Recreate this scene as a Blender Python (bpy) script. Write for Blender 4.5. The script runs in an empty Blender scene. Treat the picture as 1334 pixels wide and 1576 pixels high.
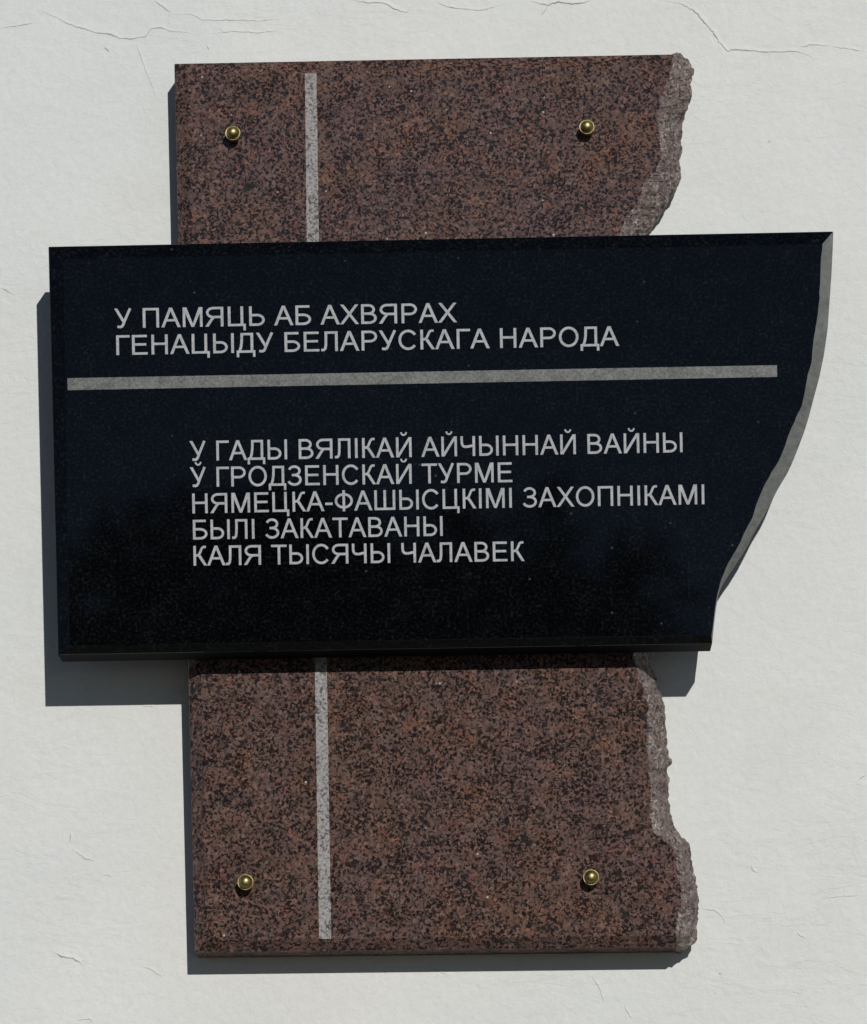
import bpy, bmesh, math, random
from mathutils import Vector, Matrix, noise

random.seed(7)
C = bpy.context.scene.collection
sc = bpy.context.scene

# ------------------------------------------------------------------ camera
PW, PH = 1334, 1576            # size of the photograph
MPP = 0.00065                  # metres per photograph pixel at the wall
DIST = 3.6
ELEV = math.radians(14.6)      # the camera looks up at the plaque
YAW = math.radians(1.05)
ROLL = math.radians(1.05)
P0 = Vector((0.0, 0.0, 4.2))
CAM = P0 + DIST * Vector((math.sin(YAW) * math.cos(ELEV), -math.cos(YAW) * math.cos(ELEV), -math.sin(ELEV)))
FWD = (P0 - CAM).normalized()
R0 = FWD.cross(Vector((0, 0, 1))).normalized()
U0 = R0.cross(FWD).normalized()
RGT = R0 * math.cos(ROLL) - U0 * math.sin(ROLL)
UPV = U0 * math.cos(ROLL) + R0 * math.sin(ROLL)
FPX = DIST / MPP
cd_ = bpy.data.cameras.new('camera')
cam = bpy.data.objects.new('camera', cd_)
C.objects.link(cam)
cd_.sensor_fit = 'VERTICAL'
cd_.sensor_height = 24.0
cd_.lens = FPX / PH * 24.0
cd_.clip_start = 0.1
cd_.clip_end = 500
M = Matrix((RGT, UPV, -FWD)).transposed().to_4x4()
M.translation = CAM
cam.matrix_world = M
sc.camera = cam

# ------------------------------------------------------------------ light
SUN = Vector((0.275, -1.0, 0.42)).normalized()      # towards the sun
el = math.asin(SUN.z)
w = bpy.data.worlds.new('World')
sc.world = w
w.use_nodes = True
nt = w.node_tree
nt.nodes.clear()
wo = nt.nodes.new('ShaderNodeOutputWorld')
bg = nt.nodes.new('ShaderNodeBackground')
sky = nt.nodes.new('ShaderNodeTexSky')
sky.sky_type = 'NISHITA'
sky.sun_disc = False
sky.sun_elevation = el
sky.sun_rotation = math.atan2(SUN.x, SUN.y)
sky.air_density = 0.6
sky.dust_density = 0.0
sky.ozone_density = 1.0
bg.inputs['Strength'].default_value = 0.06
nt.links.new(sky.outputs[0], bg.inputs[0])
nt.links.new(bg.outputs[0], wo.inputs[0])
sd = bpy.data.lights.new('sun', 'SUN')
sd.energy = 5.0
sd.angle = math.radians(0.5)
sd.color = (1.0, 0.985, 0.95)
so = bpy.data.objects.new('sun', sd)
C.objects.link(so)
so.rotation_euler = SUN.to_track_quat('Z', 'Y').to_euler()
so.location = P0 + SUN * 20

sc.view_settings.view_transform = 'Standard'
sc.view_settings.look = 'None'
sc.view_settings.exposure = -0.96
sc.view_settings.gamma = 1
sc.view_settings.use_curve_mapping = False


def at(px, py, d=0.0):
    """Point d metres in front of the wall seen at that photograph pixel."""
    v = FWD * FPX + RGT * (px - PW / 2) - UPV * (py - PH / 2)
    t = (-d - CAM.y) / v.y
    return CAM + v * t


# ------------------------------------------------------------------ helpers
def thing(name, label, cat, loc, group=None):
    o = bpy.data.objects.new(name, None)
    C.objects.link(o)
    o.location = loc
    o.empty_display_size = 0.05
    tag(o, label, cat, group)
    return o


def tag(o, label, cat, group=None):
    o['label'] = label
    o['category'] = cat
    o['kind'] = 'thing'
    if group:
        o['group'] = group


def world_loc(o):
    p = Vector(o.location)
    while o.parent:
        o = o.parent
        p += Vector(o.location)
    return p


def mesh(name, verts, faces, mats, parent=None, loc=None, mi=None, smooth=False):
    """verts in world space."""
    base = Vector(loc) if loc is not None else Vector((0, 0, 0))
    if parent is not None and loc is None:
        base = world_loc(parent)
    me = bpy.data.meshes.new(name)
    me.from_pydata([tuple(Vector(v) - base) for v in verts], [], faces)
    bm = bmesh.new()
    bm.from_mesh(me)
    bmesh.ops.recalc_face_normals(bm, faces=bm.faces)
    bm.to_mesh(me)
    bm.free()
    for m in mats:
        me.materials.append(m)
    if mi:
        for p, k in zip(me.polygons, mi):
            p.material_index = k
    for p in me.polygons:
        p.use_smooth = smooth
    o = bpy.data.objects.new(name, me)
    C.objects.link(o)
    if parent is not None:
        o.parent = parent
        o.location = base - world_loc(parent)
    else:
        o.location = base
    return o


def resample(pts, n, key=None):
    """n points evenly along a polyline (tuples of any length)."""
    L = [0.0]
    for a, b in zip(pts, pts[1:]):
        L.append(L[-1] + math.dist(a[:2], b[:2]))
    out = []
    k = 0
    for i in range(n):
        s = L[-1] * i / (n - 1)
        while k < len(L) - 2 and L[k + 1] < s:
            k += 1
        t = (s - L[k]) / max(1e-9, L[k + 1] - L[k])
        out.append(tuple(a + (b - a) * t for a, b in zip(pts[k], pts[k + 1])))
    return out


# ------------------------------------------------------------------ materials
class NT:
    def __init__(self, name):
        self.m = bpy.data.materials.new(name)
        self.m.use_nodes = True
        self.t = self.m.node_tree
        self.t.nodes.clear()
        self.out = self.n('ShaderNodeOutputMaterial')
        self.b = self.n('ShaderNodeBsdfPrincipled')
        self.l(self.b.outputs[0], self.out.inputs[0])
        self.co = self.n('ShaderNodeTexCoord').outputs['Object']

    def n(self, k, **kw):
        x = self.t.nodes.new(k)
        for a, v in kw.items():
            setattr(x, a, v)
        return x

    def l(self, a, b):
        self.t.links.new(a, b)

    def set(self, node, **kw):
        for k, v in kw.items():
            node.inputs[k.replace('_', ' ')].default_value = v

    def mapping(self, scale=(1, 1, 1), rot=(0, 0, 0), src=None):
        m = self.n('ShaderNodeMapping')
        m.inputs['Scale'].default_value = scale
        m.inputs['Rotation'].default_value = rot
        self.l(src or self.co, m.inputs[0])
        return m.outputs[0]

    def noise(self, scale, detail=2, rough=0.5, dist=0.0, src=None):
        x = self.n('ShaderNodeTexNoise')
        self.set(x, Scale=scale, Detail=detail, Roughness=rough, Distortion=dist)
        self.l(src or self.co, x.inputs['Vector'])
        return x

    def voro(self, scale, src=None, feature='F1', rand=1.0):
        x = self.n('ShaderNodeTexVoronoi', feature=feature)
        self.set(x, Scale=scale, Randomness=rand)
        self.l(src or self.co, x.inputs['Vector'])
        return x

    def ramp(self, fac, stops, interp='LINEAR'):
        x = self.n('ShaderNodeValToRGB')
        x.color_ramp.interpolation = interp
        e = x.color_ramp.elements
        while len(e) < len(stops):
            e.new(0.5)
        for i, (p, c) in enumerate(stops):
            e[i].position = p
            e[i].color = (c, c, c, 1) if not isinstance(c, tuple) else (*c, 1)
        self.l(fac, x.inputs[0])
        return x.outputs[0]

    def mix(self, fac, a, b, mode='MIX'):
        x = self.n('ShaderNodeMix', data_type='RGBA', blend_type=mode)
        for s, v in ((x.inputs[0], fac), (x.inputs[6], a), (x.inputs[7], b)):
            if isinstance(v, (int, float)):
                s.default_value = v
            elif isinstance(v, tuple):
                s.default_value = (*v, 1)
            else:
                self.l(v, s)
        return x.outputs[2]

    def math(self, op, a, b=0.0):
        x = self.n('ShaderNodeMath', operation=op)
        for s, v in ((x.inputs[0], a), (x.inputs[1], b)):
            if isinstance(v, (int, float)):
                s.default_value = v
            else:
                self.l(v, s)
        return x.outputs[0]

    def bump(self, h, dist, strength=1.0, normal=None):
        x = self.n('ShaderNodeBump')
        x.inputs['Strength'].default_value = strength
        x.inputs['Distance'].default_value = dist
        self.l(h, x.inputs['Height'])
        if normal is not None:
            self.l(normal, x.inputs['Normal'])
        return x.outputs[0]


def plaster_mat():
    t = NT('painted_plaster')
    big = t.noise(1.7, 3, 0.55).outputs[0]
    med = t.noise(9, 4, 0.6, 0.6).outputs[0]
    col = t.ramp(big, [(0.30, (0.775, 0.79, 0.765)), (0.52, (0.80, 0.805, 0.785)), (0.72, (0.825, 0.815, 0.79))])
    dirt = t.ramp(med, [(0.42, 1.0), (0.75, 0.955)])
    col = t.mix(1.0, col, dirt, 'MULTIPLY')
    # faint pinkish brown drifts left by old damp
    vein = t.noise(4.5, 4, 0.6, 0.5, t.mapping((1.0, 1, 3.2), (0, math.radians(-38), 0))).outputs[0]
    vm = t.ramp(vein, [(0.58, 0.0), (0.72, 0.20)])
    col = t.mix(vm, col, (0.72, 0.655, 0.60))
    pat = t.noise(0.9, 4, 0.6, 0.3).outputs[0]
    col = t.mix(1.0, col, t.ramp(pat, [(0.36, (0.965, 0.985, 0.98)), (0.5, (1.0, 1.0, 0.995)), (0.62, (1.02, 1.0, 0.98))]), 'MULTIPLY')
    grit = t.noise(140, 5, 0.75).outputs[0]
    col = t.mix(1.0, col, t.ramp(grit, [(0.3, 0.95), (0.6, 1.02)]), 'MULTIPLY')
    # rare tiny dark specks
    sp = t.voro(22)
    rs = t.n('ShaderNodeSeparateColor')
    t.l(sp.outputs['Color'], rs.inputs[0])
    near = t.ramp(sp.outputs['Distance'], [(0.016, 1.0), (0.028, 0.0)])
    rare = t.ramp(rs.outputs[0], [(0.90, 0.0), (0.905, 1.0)])
    spm = t.math('MULTIPLY', near, rare)
    col = t.mix(t.math('MULTIPLY', spm, 0.55), col, (0.25, 0.23, 0.2))
    t.l(col, t.b.inputs['Base Color'])
    t.set(t.b, Roughness=0.85)
    # trowel passes, brushed paint and fine sand
    str1 = t.noise(14, 5, 0.65, 0.8, t.mapping((1.0, 1, 2.6), (0, math.radians(35), 0))).outputs[0]
    str2 = t.noise(26, 5, 0.7, 1.2, t.mapping((2.4, 1, 0.9), (0, math.radians(-25), 0))).outputs[0]
    patch = t.ramp(t.noise(3.3, 2, 0.5).outputs[0], [(0.42, 0.12), (0.66, 1.0)])
    r1 = t.ramp(str1, [(0.40, 0.0), (0.50, 0.55), (0.525, 1.0), (0.75, 0.9)])
    h1 = t.math('MULTIPLY', r1, patch)
    fine = t.noise(330, 3, 0.6).outputs[0]
    mid = t.noise(75, 4, 0.62, 0.4).outputs[0]
    n = t.bump(t.noise(5.5, 3, 0.5).outputs[0], 0.006, 0.5)
    n = t.bump(h1, 0.0008, 0.45, n)
    s2 = t.math('MULTIPLY', str2, t.ramp(t.noise(2.2, 3, 0.6, 0.4).outputs[0], [(0.38, 0.25), (0.62, 1.0)]))
    n = t.bump(s2, 0.0014, 0.4, n)
    n = t.bump(mid, 0.0014, 0.8, n)
    n = t.bump(fine, 0.0004, 0.7, n)
    n = t.bump(spm, 0.001, -0.6, n)
    t.l(n, t.b.inputs['Normal'])
    return t.m


def granite_nodes(t):
    warp = t.noise(210, 2, 0.6)
    wv = t.n('ShaderNodeVectorMath', operation='MULTIPLY_ADD')
    t.l(warp.outputs['Color'], wv.inputs[0])
    wv.inputs[1].default_value = (0.0035, 0.0035, 0.0035)
    t.l(t.co, wv.inputs[2])
    v = t.voro(330, wv.outputs[0])
    sep = t.n('ShaderNodeSeparateColor')
    t.l(v.outputs['Color'], sep.inputs[0])
    grain = t.ramp(sep.outputs[0], [(0.0, (0.076, 0.056, 0.050)), (0.22, (0.114, 0.073, 0.063)), (0.45, (0.148, 0.090, 0.079)),
                                    (0.66, (0.164, 0.098, 0.085)), (0.82, (0.145, 0.108, 0.096)), (1.0, (0.235, 0.142, 0.116))])
    hue = t.noise(55, 3, 0.6).outputs[0]
    tint = t.ramp(hue, [(0.32, (0.94, 0.96, 0.95)), (0.5, (1.02, 1.02, 1.0)), (0.66, (1.2, 1.03, 0.92))])
    col = t.mix(1.0, grain, tint, 'MULTIPLY')
    col = t.mix(1.0, col, t.ramp(t.noise(17, 3, 0.6).outputs[0], [(0.36, (0.96, 0.94, 1.0)), (0.5, (1.0, 0.98, 0.97)), (0.64, (1.06, 0.98, 0.88))]), 'MULTIPLY')
    olive = t.ramp(t.noise(38, 2, 0.5).outputs[1], [(0.60, 0.0), (0.68, 0.45)])
    col = t.mix(olive, col, (0.10, 0.075, 0.047))
    # black mica worms between the feldspar grains
    d1 = t.noise(335, 4, 0.66, 0.7).outputs[0]
    clus = t.noise(45, 2, 0.5).outputs[0]
    dsum = t.math('ADD', d1, t.math('MULTIPLY', t.math('SUBTRACT', clus, 0.5), 0.22))
    dm = t.ramp(dsum, [(0.512, 0.0), (0.538, 1.0)])
    col = t.mix(t.math('MULTIPLY', dm, 0.93), col, (0.011, 0.009, 0.010))
    d2 = t.voro(230, wv.outputs[0])
    s2 = t.n('ShaderNodeSeparateColor')
    t.l(d2.outputs['Color'], s2.inputs[0])
    dk = t.ramp(s2.outputs[1], [(0.91, 0.0), (0.92, 0.85)])
    col = t.mix(dk, col, (0.022, 0.020, 0.021))
    # mica sparkle painted into the colour as pale flecks
    v3 = t.voro(190)
    s3 = t.n('ShaderNodeSeparateColor')
    t.l(v3.outputs['Color'], s3.inputs[0])
    fl = t.math('MULTIPLY', t.ramp(s3.outputs[2], [(0.985, 0.0), (0.987, 1.0)]),
                t.ramp(v3.outputs['Distance'], [(0.16, 1.0), (0.25, 0.0)]))
    col = t.mix(fl, col, (0.5, 0.46, 0.43))
    return col, dm, v


def granite_mat(name='red_granite_polished', rough=0.05):
    t = NT(name)
    col, dm, v = granite_nodes(t)
    t.l(col, t.b.inputs['Base Color'])
    t.set(t.b, Roughness=rough)
    if rough > 0.5:
        t.b.inputs['Specular IOR Level'].default_value = 0.2
    return t.m


def granite_rough_mat():
    t = NT('red_granite_broken')
    col, dm, v = granite_nodes(t)
    dust = t.ramp(t.noise(120, 4, 0.7).outputs[0], [(0.34, 0.12), (0.52, 0.45), (0.70, 0.95)])
    col = t.mix(dust, col, (0.35, 0.29, 0.265))
    br = t.ramp(t.noise(230, 3, 0.7).outputs[0], [(0.55, 0.0), (0.64, 1.0)])
    col = t.mix(t.math('MULTIPLY', br, 0.62), col, (0.70, 0.61, 0.57))
    big = t.ramp(t.noise(34, 4, 0.65, 0.6).outputs[0], [(0.38, 0.52), (0.56, 0.0)])
    pol, _d, _v = granite_nodes(t)
    col = t.mix(big, col, t.mix(0.35, pol, (0.20, 0.155, 0.145)))
    dkk = t.ramp(t.noise(230, 3, 0.7, 0.5).outputs[1], [(0.53, 0.0), (0.58, 1.0)])
    col = t.mix(t.math('MULTIPLY', dkk, 0.9), col, (0.03, 0.026, 0.026))
    t.l(col, t.b.inputs['Base Color'])
    t.set(t.b, Roughness=0.75)
    n = t.bump(t.noise(260, 4, 0.65).outputs[0], 0.003, 0.9)
    t.l(n, t.b.inputs['Normal'])
    return t.m


def stripe_mat():
    t = NT('granite_bushed_stripe')
    a = t.math('ADD', t.math('MULTIPLY', t.noise(330, 3, 0.62, 0.5).outputs[0], 0.8), t.math('MULTIPLY', t.noise(45, 2, 0.5).outputs[0], 0.2))
    col = t.ramp(a, [(0.34, (0.44, 0.41, 0.40)), (0.52, (0.35, 0.325, 0.315)), (0.57, (0.15, 0.14, 0.14)), (0.66, (0.08, 0.077, 0.078))])
    p = t.ramp(t.noise(480, 2, 0.5).outputs[0], [(0.35, 0.72), (0.65, 1.12)])
    col = t.mix(1.0, col, p, 'MULTIPLY')
    t.l(col, t.b.inputs['Base Color'])
    t.set(t.b, Roughness=0.85)
    t.l(t.bump(t.noise(500, 2, 0.5).outputs[0], 0.0006, 0.5), t.b.inputs['Normal'])
    return t.m


def black_mat(name='black_granite_polished', rough=0.04):
    t = NT(name)
    s1 = t.noise(330, 2, 0.6).outputs[0]
    s2 = t.noise(60, 2, 0.6).outputs[0]
    f = t.math('ADD', s1, t.math('MULTIPLY', t.math('SUBTRACT', s2, 0.5), 0.25))
    col = t.ramp(f, [(0.45, (0.0012, 0.0015, 0.002)), (0.60, (0.0045, 0.005, 0.0055)), (0.74, (0.0135, 0.0142, 0.015))])
    v3 = t.voro(170)
    s3 = t.n('ShaderNodeSeparateColor')
    t.l(v3.outputs['Color'], s3.inputs[0])
    fl = t.math('MULTIPLY', t.ramp(s3.outputs[2], [(0.993, 0.0), (0.995, 1.0)]),
                t.ramp(v3.outputs['Distance'], [(0.16, 1.0), (0.25, 0.0)]))
    col = t.mix(fl, col, (0.045, 0.045, 0.045))
    t.l(col, t.b.inputs['Base Color'])
    t.set(t.b, Roughness=rough)
    if rough > 0.5:
        t.b.inputs['Specular IOR Level'].default_value = 0.15
    return t.m


def sawn_mat():
    t = NT('black_granite_sawn')
    a = t.noise(160, 4, 0.65).outputs[0]
    b = t.noise(30, 3, 0.6).outputs[0]
    f = t.math('ADD', t.math('MULTIPLY', a, 0.6), t.math('MULTIPLY', b, 0.4))
    col = t.ramp(f, [(0.36, (0.105, 0.11, 0.105)), (0.64, (0.19, 0.195, 0.185))])
    t.l(col, t.b.inputs['Base Color'])
    t.set(t.b, Roughness=0.7)
    t.l(t.bump(t.noise(420, 3, 0.6).outputs[0], 0.0006, 0.4), t.b.inputs['Normal'])
    return t.m


def etched_mat(name, lo, hi, amp):
    t = NT(name)
    a = t.noise(420, 3, 0.65).outputs[0]
    b = t.noise(70, 3, 0.6).outputs[0]
    f = t.math('ADD', t.math('MULTIPLY', a, 0.65), t.math('MULTIPLY', b, 0.35))
    col = t.ramp(f, [(0.5 - amp, lo), (0.5 + amp, hi)])
    t.l(col, t.b.inputs['Base Color'])
    t.set(t.b, Roughness=0.8)
    t.l(t.bump(a, 0.0006, 0.4), t.b.inputs['Normal'])
    return t.m


def brass_mat():
    t = NT('aged_brass')
    a = t.noise(300, 3, 0.6).outputs[0]
    col = t.ramp(a, [(0.3, (0.30, 0.24, 0.10)), (0.7, (0.47, 0.385, 0.18))])
    t.l(col, t.b.inputs['Base Color'])
    t.set(t.b, Metallic=1.0)
    t.l(t.ramp(a, [(0.3, 0.36), (0.7, 0.50)]), t.b.inputs['Roughness'])
    return t.m


def crack_mat():
    t = NT('open_plaster_crack')
    a = t.noise(120, 3, 0.6).outputs[0]
    t.l(t.ramp(a, [(0.35, (0.32, 0.31, 0.295)), (0.65, (0.56, 0.55, 0.53))]), t.b.inputs['Base Color'])
    t.set(t.b, Roughness=0.9)
    return t.m


PLASTER = plaster_mat()
GRANITE = granite_mat()
BROKEN = granite_rough_mat()
STRIPE = stripe_mat()
BLACK = black_mat()
BLACK_HONED = black_mat('black_granite_honed', 0.8)
GRANITE_HONED = granite_mat('red_granite_honed', 0.8)
SAWN = sawn_mat()
LETTER = etched_mat('etched_lettering', (0.33, 0.336, 0.348), (0.53, 0.537, 0.55), 0.15)
BAR = etched_mat('etched_bar', (0.085, 0.088, 0.085), (0.26, 0.26, 0.25), 0.16)
BRASS = brass_mat()
CRACK = crack_mat()

# ------------------------------------------------------------------ the wall
W2, H_, TH = 5.0, 8.0, 0.45
vs = [(-W2, 0, 0), (W2, 0, 0), (W2, 0, H_), (-W2, 0, H_), (-W2, TH, 0), (W2, TH, 0), (W2, TH, H_), (-W2, TH, H_)]
wall = mesh('plaster_wall', vs, [(0, 1, 2, 3), (5, 4, 7, 6), (4, 0, 3, 7), (1, 5, 6, 2), (3, 2, 6, 7), (4, 5, 1, 0)],
            [PLASTER], loc=(0, 0, 0))
tag(wall, 'white painted plaster wall with hairline cracks carrying both stone slabs', 'wall')

CRACKS = [   # photograph pixels, width in pixels, lip height in mm
    ([(62, 0), (66, 18), (84, 26), (104, 36), (124, 43), (148, 50), (172, 53), (184, 59), (200, 60), (224, 56), (232, 45), (246, 42), (262, 48), (288, 50), (308, 56)], 1.9, .55),
    ([(0, 43), (30, 39), (54, 35)], 1.5, .35),
    ([(236, 0), (248, 9), (262, 20)], 2.2, .7),
    ([(262, 22), (292, 21), (312, 31), (350, 31), (400, 32), (440, 28)], 1.3, .35),
    ([(320, 52), (358, 48), (392, 51), (430, 47)], 1.4, .35),
    ([(540, 0), (566, 4), (588, 4), (608, 14), (626, 20), (632, 10)], 2.2, .8),
    ([(668, 2), (690, 11), (716, 14), (740, 16), (756, 12), (776, 5)], 1.8, .5),
    ([(814, 0), (832, 6), (842, 8), (858, 3), (880, 6), (900, 4), (910, 1)], 2.6, .9),
    ([(842, 9), (838, 18), (833, 24)], 2.0, .5),
    ([(1020, 0), (1048, 6), (1068, 16), (1076, 26), (1091, 42), (1101, 56), (1111, 70), (1119, 78), (1134, 76), (1150, 78), (1180, 80), (1206, 80), (1222, 78), (1240, 84), (1254, 91)], 2.1, .8),
    ([(1232, 72), (1250, 69), (1264, 70), (1276, 71)], 2.0, .6),
    ([(1276, 71), (1300, 74), (1334, 80)], 1.3, .3),
    ([(160, 72), (168, 80)], 2.4, .6), ([(318, 70), (322, 78)], 1.8, .5),
    ([(208, 62), (214, 80), (222, 104), (232, 128), (240, 150)], 1.2, .3),
    ([(84, 1466), (94, 1472), (112, 1475), (121, 1480), (128, 1486)], 2.6, .8),
    ([(118, 1570), (138, 1568), (142, 1573)], 1.8, .4),
    ([(110, 1306), (120, 1314), (132, 1322), (146, 1325)], 1.5, .4), ([(108, 1282), (108, 1298)], 1.9, .4),
    ([(158, 1345), (172, 1349)], 1.5, .4), ([(216, 1486), (232, 1492), (250, 1504)], 1.5, .4),
    ([(0, 443), (10, 447), (22, 454)], 1.5, .4),
    ([(1156, 1331), (1158, 1341), (1168, 1343)], 2.0, .6),
    ([(1078, 1398), (1100, 1402), (1110, 1409), (1118, 1425)], 1.4, .4),
    ([(1322, 1200), (1332, 1192)], 1.8, .4), ([(1260, 1384), (1290, 1380), (1322, 1378)], 1.1, .25),
    ([(1226, 1434), (1232, 1440), (1242, 1445)], 1.3, .4),
    ([(218, 1087), (240, 1088)], 1.6, .3), ([(910, 1502), (922, 1520), (930, 1545)], 1.5, .5),
    ([(660, 1488), (672, 1494), (690, 1501)], 1.4, .5), ([(960, 1545), (966, 1560), (974, 1568)], 1.5, .5),
    ([(1182, 216), (1185, 219)], 2.2, .5),
]


def crack(pts, wpx, lip):
    n = max(6, int(sum(math.dist(a, b) for a, b in zip(pts, pts[1:])) / 3.0))
    p = resample(pts, n)
    V, F, MI = [], [], []
    for i, (x, y) in enumerate(p):
        a, b = p[max(0, i - 1)], p[min(n - 1, i + 1)]
        tx, ty = b[0] - a[0], b[1] - a[1]
        l = math.hypot(tx, ty) or 1
        nx, ny = ty / l, -tx / l
        if ny > 0:                      # the lip lies on the upper side
            nx, ny = -nx, -ny
        j = (noise.noise(Vector((x * .21, y * .21, 3))) * 1.5, noise.noise(Vector((x * .21, y * .21, 9))) * 1.5)
        x, y = x + j[0], y + j[1]
        ends = min(1.0, 4.0 * i / n + .08, 4.0 * (n - 1 - i) / n + .08)
        k = ends * (0.55 + 0.75 * abs(noise.noise(Vector((x * .06, y * .06, 5.5)))))
        ww, h = wpx * k, lip * k / 1000
        for off, hh in ((4.0 * ww, 0.00003), (0.9 * ww, h), (0.25 * ww, h * .9), (0.0, 0.00004), (-0.62 * ww, 0.00004)):
            V.append(at(x + nx * off, y + ny * off, hh))
        if i:
            q = 5 * i
            for c in range(4):
                F.append((q - 5 + c, q - 4 + c, q + c + 1, q + c))
                MI.append(1 if c == 3 else 0)
    return mesh('crack', V, F, [PLASTER, CRACK], wall, loc=(0, 0, 0), mi=MI)


for pts, wpx, lip in CRACKS:
    crack(pts, wpx, lip)

# ------------------------------------------------------------------ red granite slab
T1 = 0.0475
SLOT = T1 + 0.0015             # back face of the black slab
CH1 = 0.0085                   # depth of the red slab's chamfer
base = at(672, 1460, 0.0)
base.y = 0.0
slab = thing('granite_slab', 'tall reddish brown granite slab with one broken side behind the dark inscribed slab', 'slab', base)

# line where the polish stops on the broken side: px, py, depth
inner = [(1034, 83.5, T1 - CH1), (1034, 101, T1), (1032, 116, T1), (1023, 131, T1), (1017, 154, T1), (1010, 184, T1), (1014, 210, T1),
         (1019, 236, T1), (1010, 262, T1), (991, 281, T1), (986, 300, T1), (976, 319, T1), (961, 337, T1), (954, 360, T1), (935, 420, T1),
         (920, 520, T1), (925, 700, T1), (945, 880, T1), (970, 1000, T1), (980, 1034, T1), (991, 1060, T1), (997, 1090, T1), (995, 1127, T1),
         (997, 1161, T1), (999, 1195, T1), (1002.5, 1222.5, T1), (1000.6, 1256, T1), (1006, 1282.5, T1), (1032.5, 1301, T1), (1040, 1320, T1),
         (1044, 1346, T1), (1047.5, 1369, T1), (1047.5, 1395, T1), (1042, 1417.5, T1), (1040, 1440, T1), (1041, 1457.5, T1 - CH1)]
outer = [(1045.6, 82.5), (1055, 88), (1062.5, 97.5), (1067, 114), (1065.5, 135), (1063, 150), (1057.6, 167), (1052, 182), (1047.5, 197),
         (1047.5, 221), (1047.5, 240), (1048, 259), (1047, 274), (1041, 287), (1035.5, 300), (1029, 311), (1021, 322.5), (1010, 341),
         (997, 361), (965, 420), (945, 520), (950, 700), (970, 880), (994, 1000), (1006, 1034), (1010, 1049), (1019, 1071), (1023, 1094),
         (1026, 1120), (1028, 1146), (1031, 1176), (1029, 1210), (1029, 1230), (1035.5, 1252.5), (1037, 1267.5), (1051, 1288), (1061, 1303),
         (1065.5, 1320), (1068, 1342.5), (1072, 1365), (1074, 1387.5), (1074.5, 1414), (1073, 1436), (1068, 1450), (1058, 1459)]

NI = 560
inn = resample(inner, NI)
out = resample(outer, NI)
inn = [(x + (0 if i in (0, NI - 1) else 3.2 * noise.noise(Vector((x * .10, y * .10, 1))) + 2.6 * noise.noise(Vector((x * .33, y * .33, 8)))), y, d) for i, (x, y, d) in enumerate(inn)]
out = [(x + (0 if i in (0, NI - 1) else 2.4 * noise.noise(Vector((x * .09, y * .09, 4)))), y) for i, (x, y) in enumerate(out)]

front_r = [at(*p) for p in inn]
# front polygon (inside the chamfers), then the outer chamfer line, then the back
TLi, BLi = at(289.5, 116.5, T1), at(318, 1447, T1)
TLo, BLo = at(268, 98, T1 - CH1), at(299.5, 1466, T1 - CH1)
TRo = front_r[0]
TRi = at(1034, 101, T1)
V = [TLi, BLi, TLo, BLo]
F, MI = [], []
r0 = len(V)
V += front_r
k0 = 1
for i, p in enumerate(inn):
    if p[2] >= T1 - 1e-5:
        k0 = i
        break
k1 = max(i for i, p in enumerate(inn) if p[2] >= T1 - 1e-5)
F.append([0, 1] + [r0 + i for i in range(k1, k0 - 1, -1)])               # polished front
F.append([1, 3] + [r0 + i for i in range(NI - 1, k1 - 1, -1)])           # bottom chamfer
F.append([2, 0] + [r0 + i for i in range(k0, -1, -1)])                   # top chamfer
F.append([2, 3, 1, 0])                                                   # left chamfer
rb = len(V)
V += [Vector((p.x, 0.0, p.z)) for p in front_r]
b0 = len(V)
V += [Vector((TLo.x, 0, TLo.z)), Vector((BLo.x, 0, BLo.z))]
for i in range(NI - 1):
    F.append([r0 + i, r0 + i + 1, rb + i + 1, rb + i])
F.append([2, r0, rb, b0])                                                # top
F.append([2, b0, b0 + 1, 3])                                             # left side
F.append([3, b0 + 1, rb + NI - 1, r0 + NI - 1])                       # bottom
F.append([b0] + [rb + i for i in range(NI)] + [b0 + 1])                  # back
body = mesh('slab_body', V, F, [GRANITE, GRANITE_HONED], slab, mi=[0] * 4 + [1] * (len(F) - 4))
bv = body.modifiers.new('bevel', 'BEVEL')
bv.width = 0.0006
bv.segments = 2
bv.limit_method = 'ANGLE'
bv.angle_limit = math.radians(50)

# the broken side
NV = 20
V, F = [], []
for i in range(NI):
    A = front_r[i]
    B = at(out[i][0], out[i][1], 0.45 * T1)
    Bb = Vector((B.x - 0.006, 0.0, B.z - 0.003))
    for j in range(NV):
        t = j / (NV - 1)
        if t <= 0.7:
            s = t / 0.7
            p = A.lerp(B, s)
            p.y = A.y + (B.y - A.y) * (s ** 1.5)
            amp = math.sin(math.pi * min(1, s * .5 + .02))
        else:
            s = (t - 0.7) / 0.3
            p = B.lerp(Bb, s)
            amp = 1 - s
        q = p * 1.0
        n1 = noise.noise_vector(q * 75)
        n2 = noise.noise_vector(q * 230 + Vector((5, 2, 1)))
        n3 = noise.noise_vector(q * 520 + Vector((1, 7, 3)))
        vd, vp = noise.voronoi(q * 105)
        chip = (vp[0] / 105 - q) * 0.11
        p = p + (n1 * 0.0030 + n2 * 0.0011 + n3 * 0.0007 + chip) * amp + Vector((0, -1, 0)) * (0.0030 * (0.6 - vd[0]) * amp)
        if p.y > 0:
            p.y = 0
        V.append(p)
    if i:
        for j in range(NV - 1):
            F.append((NV * (i - 1) + j, NV * (i - 1) + j + 1, NV * i + j + 1, NV * i + j))
for s in (0, NI - 1):                                                     # close the two ends
    V.append(Vector((front_r[s].x, 0, front_r[s].z)))
    F.append([NV * s + j for j in range(NV)] + [len(V) - 1])
mesh('broken_edge', V, F, [BROKEN], slab)

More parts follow.
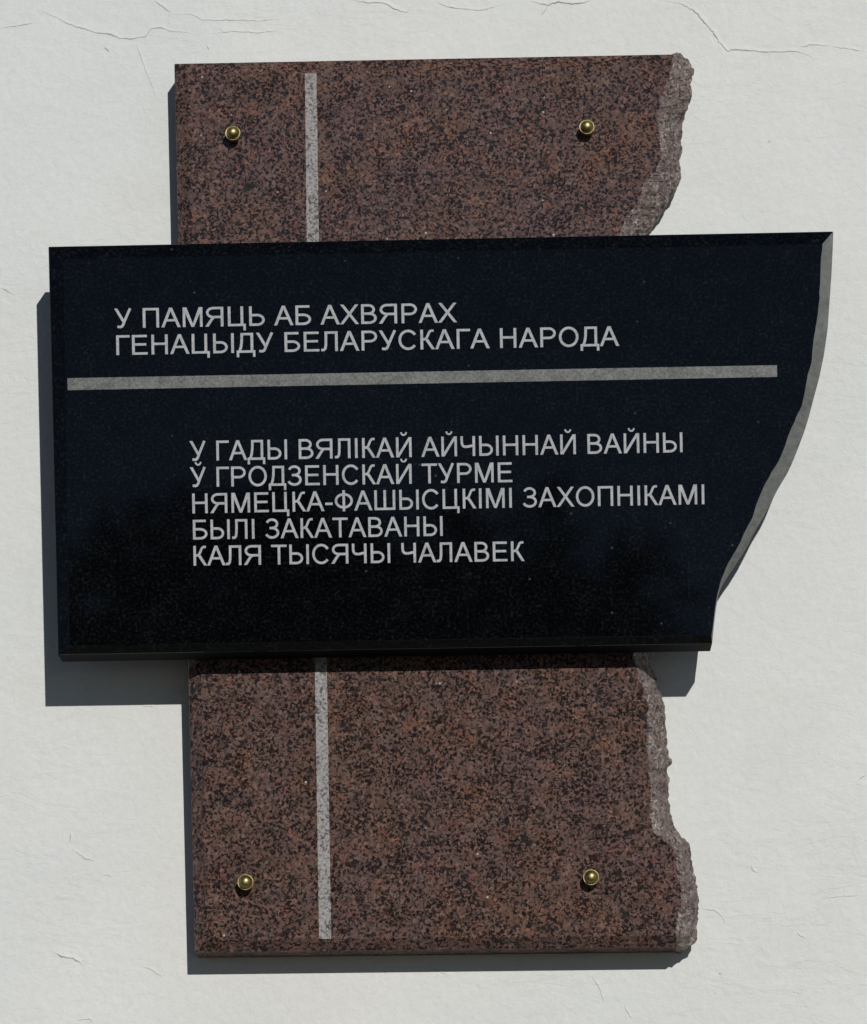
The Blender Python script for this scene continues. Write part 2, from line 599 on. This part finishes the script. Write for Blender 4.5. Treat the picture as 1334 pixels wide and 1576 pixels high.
# stripe ground into the granite, running behind the black slab
L_ = [(469, 113), (472, 370), (484.5, 1037), (491, 1445)]
R_ = [(487, 113), (490.6, 370), (503, 1037), (509.6, 1445)]
la, ra = resample(L_, 400), resample(R_, 400)
V, F = [], []
for i in range(400):
    (x, y), (x2, y2) = la[i], ra[i]
    x += .8 * noise.noise(Vector((x * .3, y * .3, 1)))
    x2 += .8 * noise.noise(Vector((x2 * .3, y2 * .3, 7)))
    f = T1 + 0.0003
    V += [at(x, y, T1 - .001), at(x, y, f), at(x2, y2, f), at(x2, y2, T1 - .001)]
    if i:
        for c in range(3):
            F.append((4 * i - 4 + c, 4 * i - 3 + c, 4 * i + c + 1, 4 * i + c))
F += [(0, 1, 2, 3), (1596, 1597, 1598, 1599)]
mesh('engraved_stripe', V, F, [STRIPE], slab)


def lathe(prof, axis0, n=36):
    """profile of (radius, distance towards the viewer) about a point on the slab's face."""
    V, F = [], []
    for r, y in prof:
        for k in range(n):
            a = 2 * math.pi * k / n
            V.append(axis0 + Vector((r * math.cos(a), -y, r * math.sin(a))))
    for j in range(len(prof) - 1):
        for k in range(n):
            F.append((j * n + k, j * n + (k + 1) % n, (j + 1) * n + (k + 1) % n, (j + 1) * n + k))
    F.append(list(range(n)))
    F.append(list(range((len(prof) - 1) * n, len(prof) * n)))
    return V, F


bolt0 = None
for px, py in ((358, 204.5), (903, 195), (377.5, 1357.5), (909.5, 1350)):
    c = at(px, py, T1 + 0.012)
    c.y = -T1
    if bolt0 is None:
        col = [(0.0066, -0.001), (0.0066, 0.0090), (0.0074, 0.0094), (0.0078, 0.0102), (0.0078, 0.0112), (0.0076, 0.0116), (0.0071, 0.0118), (0.0066, 0.0112)]
        bolt0 = mesh('brass_bolt', *lathe(col, c), [BRASS], slab, loc=c, smooth=True)
        dome = [(0.0064, 0.0108)] + [(0.0064 * math.cos(a), 0.0122 + 0.0056 * math.sin(a)) for a in [math.radians(x) for x in range(0, 90, 9)]]
        dome0 = mesh('dome_cap', *lathe(dome, c), [BRASS], bolt0, loc=c, smooth=True)
    else:
        b = bolt0.copy()
        C.objects.link(b)
        b.location = c - world_loc(slab)
        d = dome0.copy()
        C.objects.link(d)
        d.parent = b

# ------------------------------------------------------------------ black granite slab
T2 = 0.0395
CH2 = 0.0072
D2 = SLOT + T2                 # front face
DM = D2 - CH2                  # outer line of the chamfer
pl_base = at(590, 1010, SLOT)
plaque = thing('memorial_plaque', 'wide dark polished granite slab with light carved lettering and a chamfered curved right side', 'plaque', pl_base)

r_in = [(1266, 375), (1263, 409), (1261, 462), (1259, 481), (1255, 504), (1250, 542), (1249, 557), (1243.5, 576), (1238, 607), (1235, 624),
        (1224.5, 643), (1213, 671), (1207, 690.5), (1198, 709.6), (1186, 729), (1175, 749.6), (1165, 774), (1158, 797), (1148, 816), (1137, 839),
        (1121.6, 866), (1110, 892), (1104.5, 912), (1100.5, 935), (1097.5, 962), (1094.5, 978)]
r_mid = [(1282.4, 356), (1281.8, 378), (1279.5, 424), (1276.5, 466), (1273.5, 508), (1268, 546), (1261, 580), (1253, 610.5), (1245, 641), (1238, 664),
         (1228, 690.5), (1219, 713), (1211.5, 729), (1197, 753), (1186.5, 774), (1175, 796), (1162.5, 816), (1148, 835), (1135, 858), (1120, 885),
         (1107, 910), (1106, 913), (1102, 936), (1098.8, 962.5), (1095.8, 991)]


def by_y(poly, ys):
    o_ = []
    for y in ys:
        for a, b in zip(poly, poly[1:]):
            if a[1] <= y <= b[1]:
                t = (y - a[1]) / max(1e-9, b[1] - a[1])
                o_.append((a[0] + (b[0] - a[0]) * t, y))
                break
        else:
            o_.append(poly[0] if y < poly[0][1] else poly[-1])
    return o_


NR = 150
ri = by_y(r_in, [375 + (978 - 375) * i / (NR - 1) for i in range(NR)])
rm = by_y(r_mid, [356 + (991 - 356) * i / (NR - 1) for i in range(NR)])
ri = [(x + (1.0 * noise.noise(Vector((x * .07, y * .07, 2))) if 3 < i < NR - 25 else 0), y) for i, (x, y) in enumerate(ri)]
pin = [at(97.5, 398, D2)] + [at(x, y, D2) for x, y in ri] + [at(106, 994.5, D2), at(106, 994.5, D2)]
mid = []
for (x, y), (x2, y2) in zip(ri, rm):
    wd = math.dist((x, y), (x2, y2))
    mid.append(at(x2, y2, D2 - max(0.0006, CH2 * min(1, wd / 16))))
pmid = [at(74.3, 379.5, DM)] + mid + [at(88.8, 1008, DM)]
# front ring: TL, right line, BL
fr = [pin[0]] + pin[1:1 + NR] + [pin[-1]]
n = len(fr)
V = fr + pmid + [Vector((p.x, -SLOT, p.z)) for p in pmid]
# towards the back the broken side turns in, except low down where a second facet shows
sil = [(1266, 560), (1262.6, 580), (1255, 610.5), (1247, 641), (1240, 664), (1230, 690.5), (1221, 713), (1213, 729), (1198, 753), (1188, 774),
       (1179, 793), (1167.5, 812), (1156, 831), (1144.5, 850.5), (1133, 868), (1121.6, 885), (1106, 910), (1102, 936), (1099, 962.5), (1096, 1003)]
for i in range(NR):
    y = rm[i][1]
    if y < 575:
        continue
    yb = y + 13
    xb = by_y(sil, [yb])[0][0]
    hid = 9.0 * min(1.0, max(0.0, (838 - yb) / 60.0)) + 1.5 * min(1.0, max(0.0, (yb - 912) / 12.0))
    p = at(xb - hid, yb, SLOT)
    f_ = min(1.0, (y - 575) / 40.0) * (1.0 - min(1.0, max(0.0, (y - 950) / 25.0)))
    q = V[2 * n + 1 + i]
    V[2 * n + 1 + i] = q.lerp(p, f_)
F = [list(range(n))]
MI = [0]
for i in range(n):
    j = (i + 1) % n
    right = 1 <= i < n - 2
    saw = right and rm[min(NR - 1, i - 1)][1] < 910
    F.append([i, j, n + j, n + i])
    MI.append(1 if saw else 0)
    F.append([n + i, n + j, 2 * n + j, 2 * n + i])
    MI.append(1 if saw else 2)
F.append(list(range(2 * n, 3 * n)))
MI.append(0)
pb = mesh('slab_body', V, F, [BLACK, SAWN, BLACK_HONED], plaque, mi=MI)
bv = pb.modifiers.new('bevel', 'BEVEL')
bv.width = 0.0007
bv.segments = 2
bv.limit_method = 'ANGLE'
bv.angle_limit = math.radians(24)

# the long etched bar
V, F = [], []
nb = 200
for i in range(nb):
    t = i / (nb - 1)
    x0, x1 = 103.5 + (1195.5 - 103.5) * t, 104 + (1196 - 104) * t
    ytop = 582 + (562 - 582) * t + .35 * noise.noise(Vector((i * .7, 0, 0)))
    ybot = 600.5 + (580 - 600.5) * t + .35 * noise.noise(Vector((i * .7, 5, 0)))
    f = D2 + 0.0003
    V += [at(x0, ytop, D2 - .001), at(x0, ytop, f), at(x1, ybot, f), at(x1, ybot, D2 - .001)]
    if i:
        for c in range(3):
            F.append((4 * i - 4 + c, 4 * i - 3 + c, 4 * i + c + 1, 4 * i + c))
F += [(0, 1, 2, 3), tuple(4 * nb - 4 + k for k in range(4))]
mesh('engraved_bar', V, F, [BAR], plaque)


# ------------------------------------------------------------------ lettering
def arc(cx, cy, rx, ry, a0, a1, n=22):
    return [(cx + rx * math.cos(math.radians(a0 + (a1 - a0) * i / n)), cy + ry * math.sin(math.radians(a0 + (a1 - a0) * i / n))) for i in range(n + 1)]


def box(x0, x1, y0, y1):
    return ('P', [(x0, y0), (x1, y0), (x1, y1), (x0, y1)])


def st(pts, w):
    return ('S', pts, w)


S_, H2 = 194, 176
breve = lambda cx: st(arc(cx, 1850, 195, 215, 182, 358, 14), 125)
bowl_soft = lambda cx, rx: st([(240, 800)] + [(cx - 20, 800)] + arc(cx, 444, rx, 356, 90, -90) + [(cx - 20, 88), (240, 88)], 180)
GL = {
    'А': (1366, [('P', [(-3, 0), (203, 0), (769, 1466), (560, 1466)]), ('P', [(1369, 0), (1148, 0), (560, 1466), (769, 1466)]), ('P', [(330, 440), (1030, 440), (970, 606), (395, 606)])]),
    'Б': (1344, [box(149, 343, 0, 1466), box(149, 1145, 1293, 1466), st([(240, 762), (660, 762)] + arc(690, 425, 470, 337, 90, -90) + [(660, 88), (240, 88)], 180)]),
    'В': (1366, [box(150, 344, 0, 1466), st([(240, 1380), (600, 1380)] + arc(660, 1072, 385, 308, 90, -90) + [(600, 764), (240, 764)], 178),
                 st([(240, 764), (660, 764)] + arc(720, 426, 440, 338, 90, -90) + [(660, 88), (240, 88)], 180)]),
    'Г': (1109, [box(161, 355, 0, 1466), box(161, 1107, 1293, 1466)]),
    'Д': (1389, [st([(408, 1466), (404, 1150), (388, 780), (340, 430), (230, 90)], 185), box(316, 1209, 1293, 1466), box(1015, 1209, 0, 1466), box(30, 1348, 0, 173),
                 box(30, 203, -320, 0), box(1175, 1348, -320, 0)]),
    'Е': (1366, [box(162, 356, 0, 1466), box(162, 1222, 1293, 1466), box(162, 1167, 672, 846), box(162, 1256, 0, 173)]),
    'З': (1237, [st(arc(585, 1083, 395, 312, 163, -90), 180), st(arc(585, 421, 455, 350, 90, -163), 182), box(400, 590, 685, 857)]),
    'І': (569, [box(190, 384, 0, 1466)]),
    'Й': (1472, [box(150, 339, 0, 1466), box(1131, 1320, 0, 1466), ('P', [(150, 0), (375, 0), (1320, 1466), (1095, 1466)]), breve(735)]),
    'К': (1192, [box(160, 354, 0, 1466), st([(350, 748), (500, 765), (605, 860), (690, 1040), (780, 1250), (850, 1345), (950, 1385), (1100, 1378)], 172),
                 ('P', [(700, 770), (500, 700), (950, 0), (1180, 0)])]),
    'Л': (1344, [box(1000, 1194, 0, 1466), box(266, 1194, 1293, 1466), st([(362, 1466), (362, 900), (352, 480), (310, 210), (215, 102), (20, 88)], 185)]),
    'М': (1706, [box(152, 340, 0, 1466), box(1365, 1552, 0, 1466), ('P', [(152, 1466), (420, 1466), (945, 0), (760, 0)]), ('P', [(1552, 1466), (1290, 1466), (765, 0), (945, 0)])]),
    'Н': (1479, [box(164, 358, 0, 1466), box(1123, 1317, 0, 1466), box(164, 1317, 691, 864)]),
    'О': (1593, [('C', arc(797, 733, 600, 664, 0, 360, 40)[:-1], 186)]),
    'П': (1472, [box(160, 354, 0, 1466), box(1118, 1312, 0, 1466), box(160, 1312, 1293, 1466)]),
    'Р': (1366, [box(158, 352, 0, 1466), st([(240, 1380), (700, 1380)] + arc(745, 1031, 425, 349, 90, -90) + [(700, 682), (240, 682)], 178)]),
    'С': (1479, [st(arc(775, 733, 588, 664, 34, 322, 34), 184)]),
    'Т': (1251, [box(528, 722, 0, 1466), box(43, 1206, 1293, 1466)]),
    'У': (1301, [st([(1150, 1466), (900, 900), (740, 520), (640, 260), (560, 130), (440, 82), (230, 108)], 185), ('P', [(20, 1466), (240, 1466), (790, 470), (650, 330)])]),
    'Ў': (1301, [st([(1150, 1466), (900, 900), (740, 520), (640, 260), (560, 130), (440, 82), (230, 108)], 185), ('P', [(20, 1466), (240, 1466), (790, 470), (650, 330)]), breve(660)]),
    'Ф': (1562, [box(686, 876, -40, 1510), ('C', arc(781, 733, 590, 480, 0, 360, 40)[:-1], 180)]),
    'Х': (1366, [('P', [(9, 0), (245, 0), (1325, 1466), (1095, 1466)]), ('P', [(1358, 0), (1118, 0), (40, 1466), (275, 1466)])]),
    'Ц': (1515, [box(158, 352, 0, 1466), box(1054, 1248, 0, 1466), box(158, 1420, 0, 173), box(1247, 1420, -320, 173)]),
    'Ч': (1366, [box(1020, 1214, 0, 1466), st([(212, 1466), (212, 1040), (240, 860), (320, 740), (450, 690), (640, 690), (1030, 770)], 184)]),
    'Ш': (1879, [box(153, 347, 0, 1466), box(842, 1036, 0, 1466), box(1535, 1727, 0, 1466), box(153, 1727, 0, 173)]),
    'Ы': (1770, [box(150, 344, 0, 1466), bowl_soft(660, 430), box(1420, 1614, 0, 1466)]),
    'Ь': (1344, [box(150, 344, 0, 1466), bowl_soft(720, 440)]),
    'Я': (1479, [box(1130, 1324, 0, 1466), st([(1230, 1380), (660, 1380)] + arc(620, 1045, 430, 335, 90, 270) + [(660, 710), (1230, 710)], 178),
                 ('P', [(25, 0), (270, 0), (560, 460), (760, 690), (530, 690), (400, 560)])]),
    '-': (682, [box(65, 618, 440, 621)]),
    ' ': (569, []),
}


def strip(pts, w, closed):
    """left and right edges of a stroke with mitred joints."""
    n = len(pts)
    L, R = [], []
    for i, p in enumerate(pts):
        a = pts[i - 1] if (i or closed) else None
        b = pts[(i + 1) % n] if (i < n - 1 or closed) else None
        ds = []
        for u, v in ((a, p), (p, b)):
            if u is None or v is None:
                continue
            l = math.dist(u, v)
            if l > 1e-6:
                ds.append(((v[0] - u[0]) / l, (v[1] - u[1]) / l))
        dx, dy = sum(d[0] for d in ds), sum(d[1] for d in ds)
        l = math.hypot(dx, dy)
        dx, dy = dx / l, dy / l
        k = w / 2 / max(0.6, abs(dx * ds[0][0] + dy * ds[0][1]))
        L.append((p[0] - dy * k, p[1] + dx * k))
        R.append((p[0] + dy * k, p[1] - dx * k))
    return L, R


def text_line(txt, start, end, cap=30.0):
    first, last = GL[txt[0]], GL[txt[-1]]
    ext = lambda g: [q for s in g[1] for q in ([(x - (s[2] / 2 if s[0] != 'P' else 0), y) for x, y in s[1]] + [(x + (s[2] / 2 if s[0] != 'P' else 0), y) for x, y in s[1]])]
    lb = min(q[0] for q in ext(first))
    rbx = max(q[0] for q in ext(last))
    total = sum(GL[c][0] for c in txt) - lb - (last[0] - rbx)
    dx, dy = (end[0] - start[0]) / total, (end[1] - start[1]) / total
    sy = cap / 1466.0
    V, F = [], []
    cur = -lb
    back = D2 - 0.0004

    def px(u, v):
        return start[0] + u * dx - 0.0185 * v * sy, start[1] + u * dy - v * sy
    for ch in txt:
        adv, ss = GL[ch]
        for k, s in enumerate(ss):
            f = D2 + 0.00022 + 0.00002 * k
            if s[0] == 'P':
                b = len(V)
                m = len(s[1])
                for x, y in s[1]:
                    V.append(at(*px(cur + x, y), f))
                for x, y in s[1]:
                    V.append(at(*px(cur + x, y), back))
                F.append(list(range(b, b + m)))
                for i in range(m):
                    j = (i + 1) % m
                    F.append([b + i, b + j, b + m + j, b + m + i])
            else:
                L, R = strip(s[1], s[2], s[0] == 'C')
                b = len(V)
                m = len(L)
                for (x, y), (x2, y2) in zip(L, R):
                    V += [at(*px(cur + x, y), back), at(*px(cur + x, y), f), at(*px(cur + x2, y2), f), at(*px(cur + x2, y2), back)]
                for i in range(m if s[0] == 'C' else m - 1):
                    j = (i + 1) % m
                    for c in range(3):
                        F.append((b + 4 * i + c, b + 4 * i + c + 1, b + 4 * j + c + 1, b + 4 * j + c))
                if s[0] != 'C':
                    F.append((b, b + 1, b + 2, b + 3))
                    F.append(tuple(b + 4 * m - 4 + c for c in range(4)))
        cur += adv
    return mesh('inscription_line', V, F, [LETTER], plaque)


text_line('У ПАМЯЦЬ АБ АХВЯРАХ', (176, 505.2), (703.5, 496.0), 30.2)
text_line('ГЕНАЦЫДУ БЕЛАРУСКАГА НАРОДА', (179, 546.5), (953, 532.2), 30.4)
text_line('У ГАДЫ ВЯЛІКАЙ АЙЧЫННАЙ ВАЙНЫ', (291.8, 709.5), (1050.5, 696.0), 30.6)
text_line('Ў ГРОДЗЕНСКАЙ ТУРМЕ', (292.3, 749.7), (788.5, 742.0), 30.6)
text_line('НЯМЕЦКА-ФАШЫСЦКІМІ ЗАХОПНІКАМІ', (296, 790.3), (1084, 776.0), 30.6)
text_line('БЫЛІ ЗАКАТАВАНЫ', (297, 830.5), (681.3, 824.7), 30.4)
text_line('КАЛЯ ТЫСЯЧЫ ЧАЛАВЕК', (297.8, 870.6), (807.6, 863.4), 30.4)

# ------------------------------------------------------------------ unseen surroundings added for the reflections
GROUND = NT('paving')
GROUND.l(GROUND.ramp(GROUND.noise(3, 4, 0.6).outputs[0], [(0.35, (0.07, 0.07, 0.068)), (0.65, (0.11, 0.108, 0.10))]), GROUND.b.inputs['Base Color'])
GROUND.set(GROUND.b, Roughness=0.9)
g = mesh('ground', [(-40, -60, 0), (40, -60, 0), (40, -0.004, 0), (-40, -0.004, 0)], [(0, 1, 2, 3)], [GROUND.m], loc=(0, 0, 0))
g['kind'] = 'structure'

LEAF = NT('foliage')
LEAF.l(LEAF.ramp(LEAF.noise(1.2, 3, 0.6).outputs[0], [(0.35, (0.012, 0.022, 0.010)), (0.65, (0.03, 0.05, 0.02))]), LEAF.b.inputs['Base Color'])
LEAF.set(LEAF.b, Roughness=0.8)
BARK = NT('bark')
BARK.l(BARK.ramp(BARK.noise(9, 4, 0.6).outputs[0], [(0.35, (0.05, 0.04, 0.03)), (0.65, (0.12, 0.095, 0.07))]), BARK.b.inputs['Base Color'])
tree = thing('added_tree', 'assumed dark leafy tree out of view, added to darken the reflection in the black slab', 'tree', (-1.2, -20, 0))  # assumed tree, placed and shaped to darken the slab's lower reflection
V, F = [], []
rng = random.Random(3)


def limb(p, q, ra, rb_, n=8):
    ax = (q - p).normalized()
    e = ax.orthogonal().normalized()
    f = ax.cross(e)
    b = len(V)
    for c, r in ((p, ra), (q, rb_)):
        for k in range(n):
            a = 2 * math.pi * k / n
            V.append(c + e * (r * math.cos(a)) + f * (r * math.sin(a)))
    for k in range(n):
        F.append((b + k, b + (k + 1) % n, b + n + (k + 1) % n, b + n + k))


tp = Vector((-1.2, -20, 0))
limb(tp, tp + Vector((0.1, 0, 3.4)), 0.26, 0.18)
limb(tp + Vector((0.1, 0, 3.3)), tp + Vector((0.0, 0.1, 8.2)), 0.18, 0.05)
for k in range(11):
    a = k * 2.4
    z = 3.2 + 0.35 * k
    limb(tp + Vector((0.08, 0, z)), tp + Vector((2.4 * math.cos(a), 2.0 * math.sin(a), z + 1.3)), 0.08, 0.02, 6)
mesh('trunk', V, F, [BARK.m], tree)
V, F = [], []
cc = tp + Vector((0, 0, 6.2))
for k in range(9000):
    while True:
        u = Vector((rng.uniform(-1, 1), rng.uniform(-1, 1), rng.uniform(-1, 1)))
        l = u.length
        if 0.35 < l < 1.0:
            break
    edge = 0.90 + 0.20 * noise.noise(u.normalized() * 2.3)
    u = u * edge
    c = cc + Vector((u.x * 4.0, u.y * 3.2, u.z * 3.55))
    e1 = Vector((rng.gauss(0, 1), rng.gauss(0, 1), rng.gauss(0, .6))).normalized()
    e2 = e1.orthogonal().normalized()
    sz = rng.uniform(0.10, 0.24)
    b = len(V)
    V += [c - e1 * sz, c + e2 * sz * .5, c + e1 * sz, c - e2 * sz * .5]
    F.append((b, b + 1, b + 2, b + 3))
mesh('crown', V, F, [LEAF.m], tree)
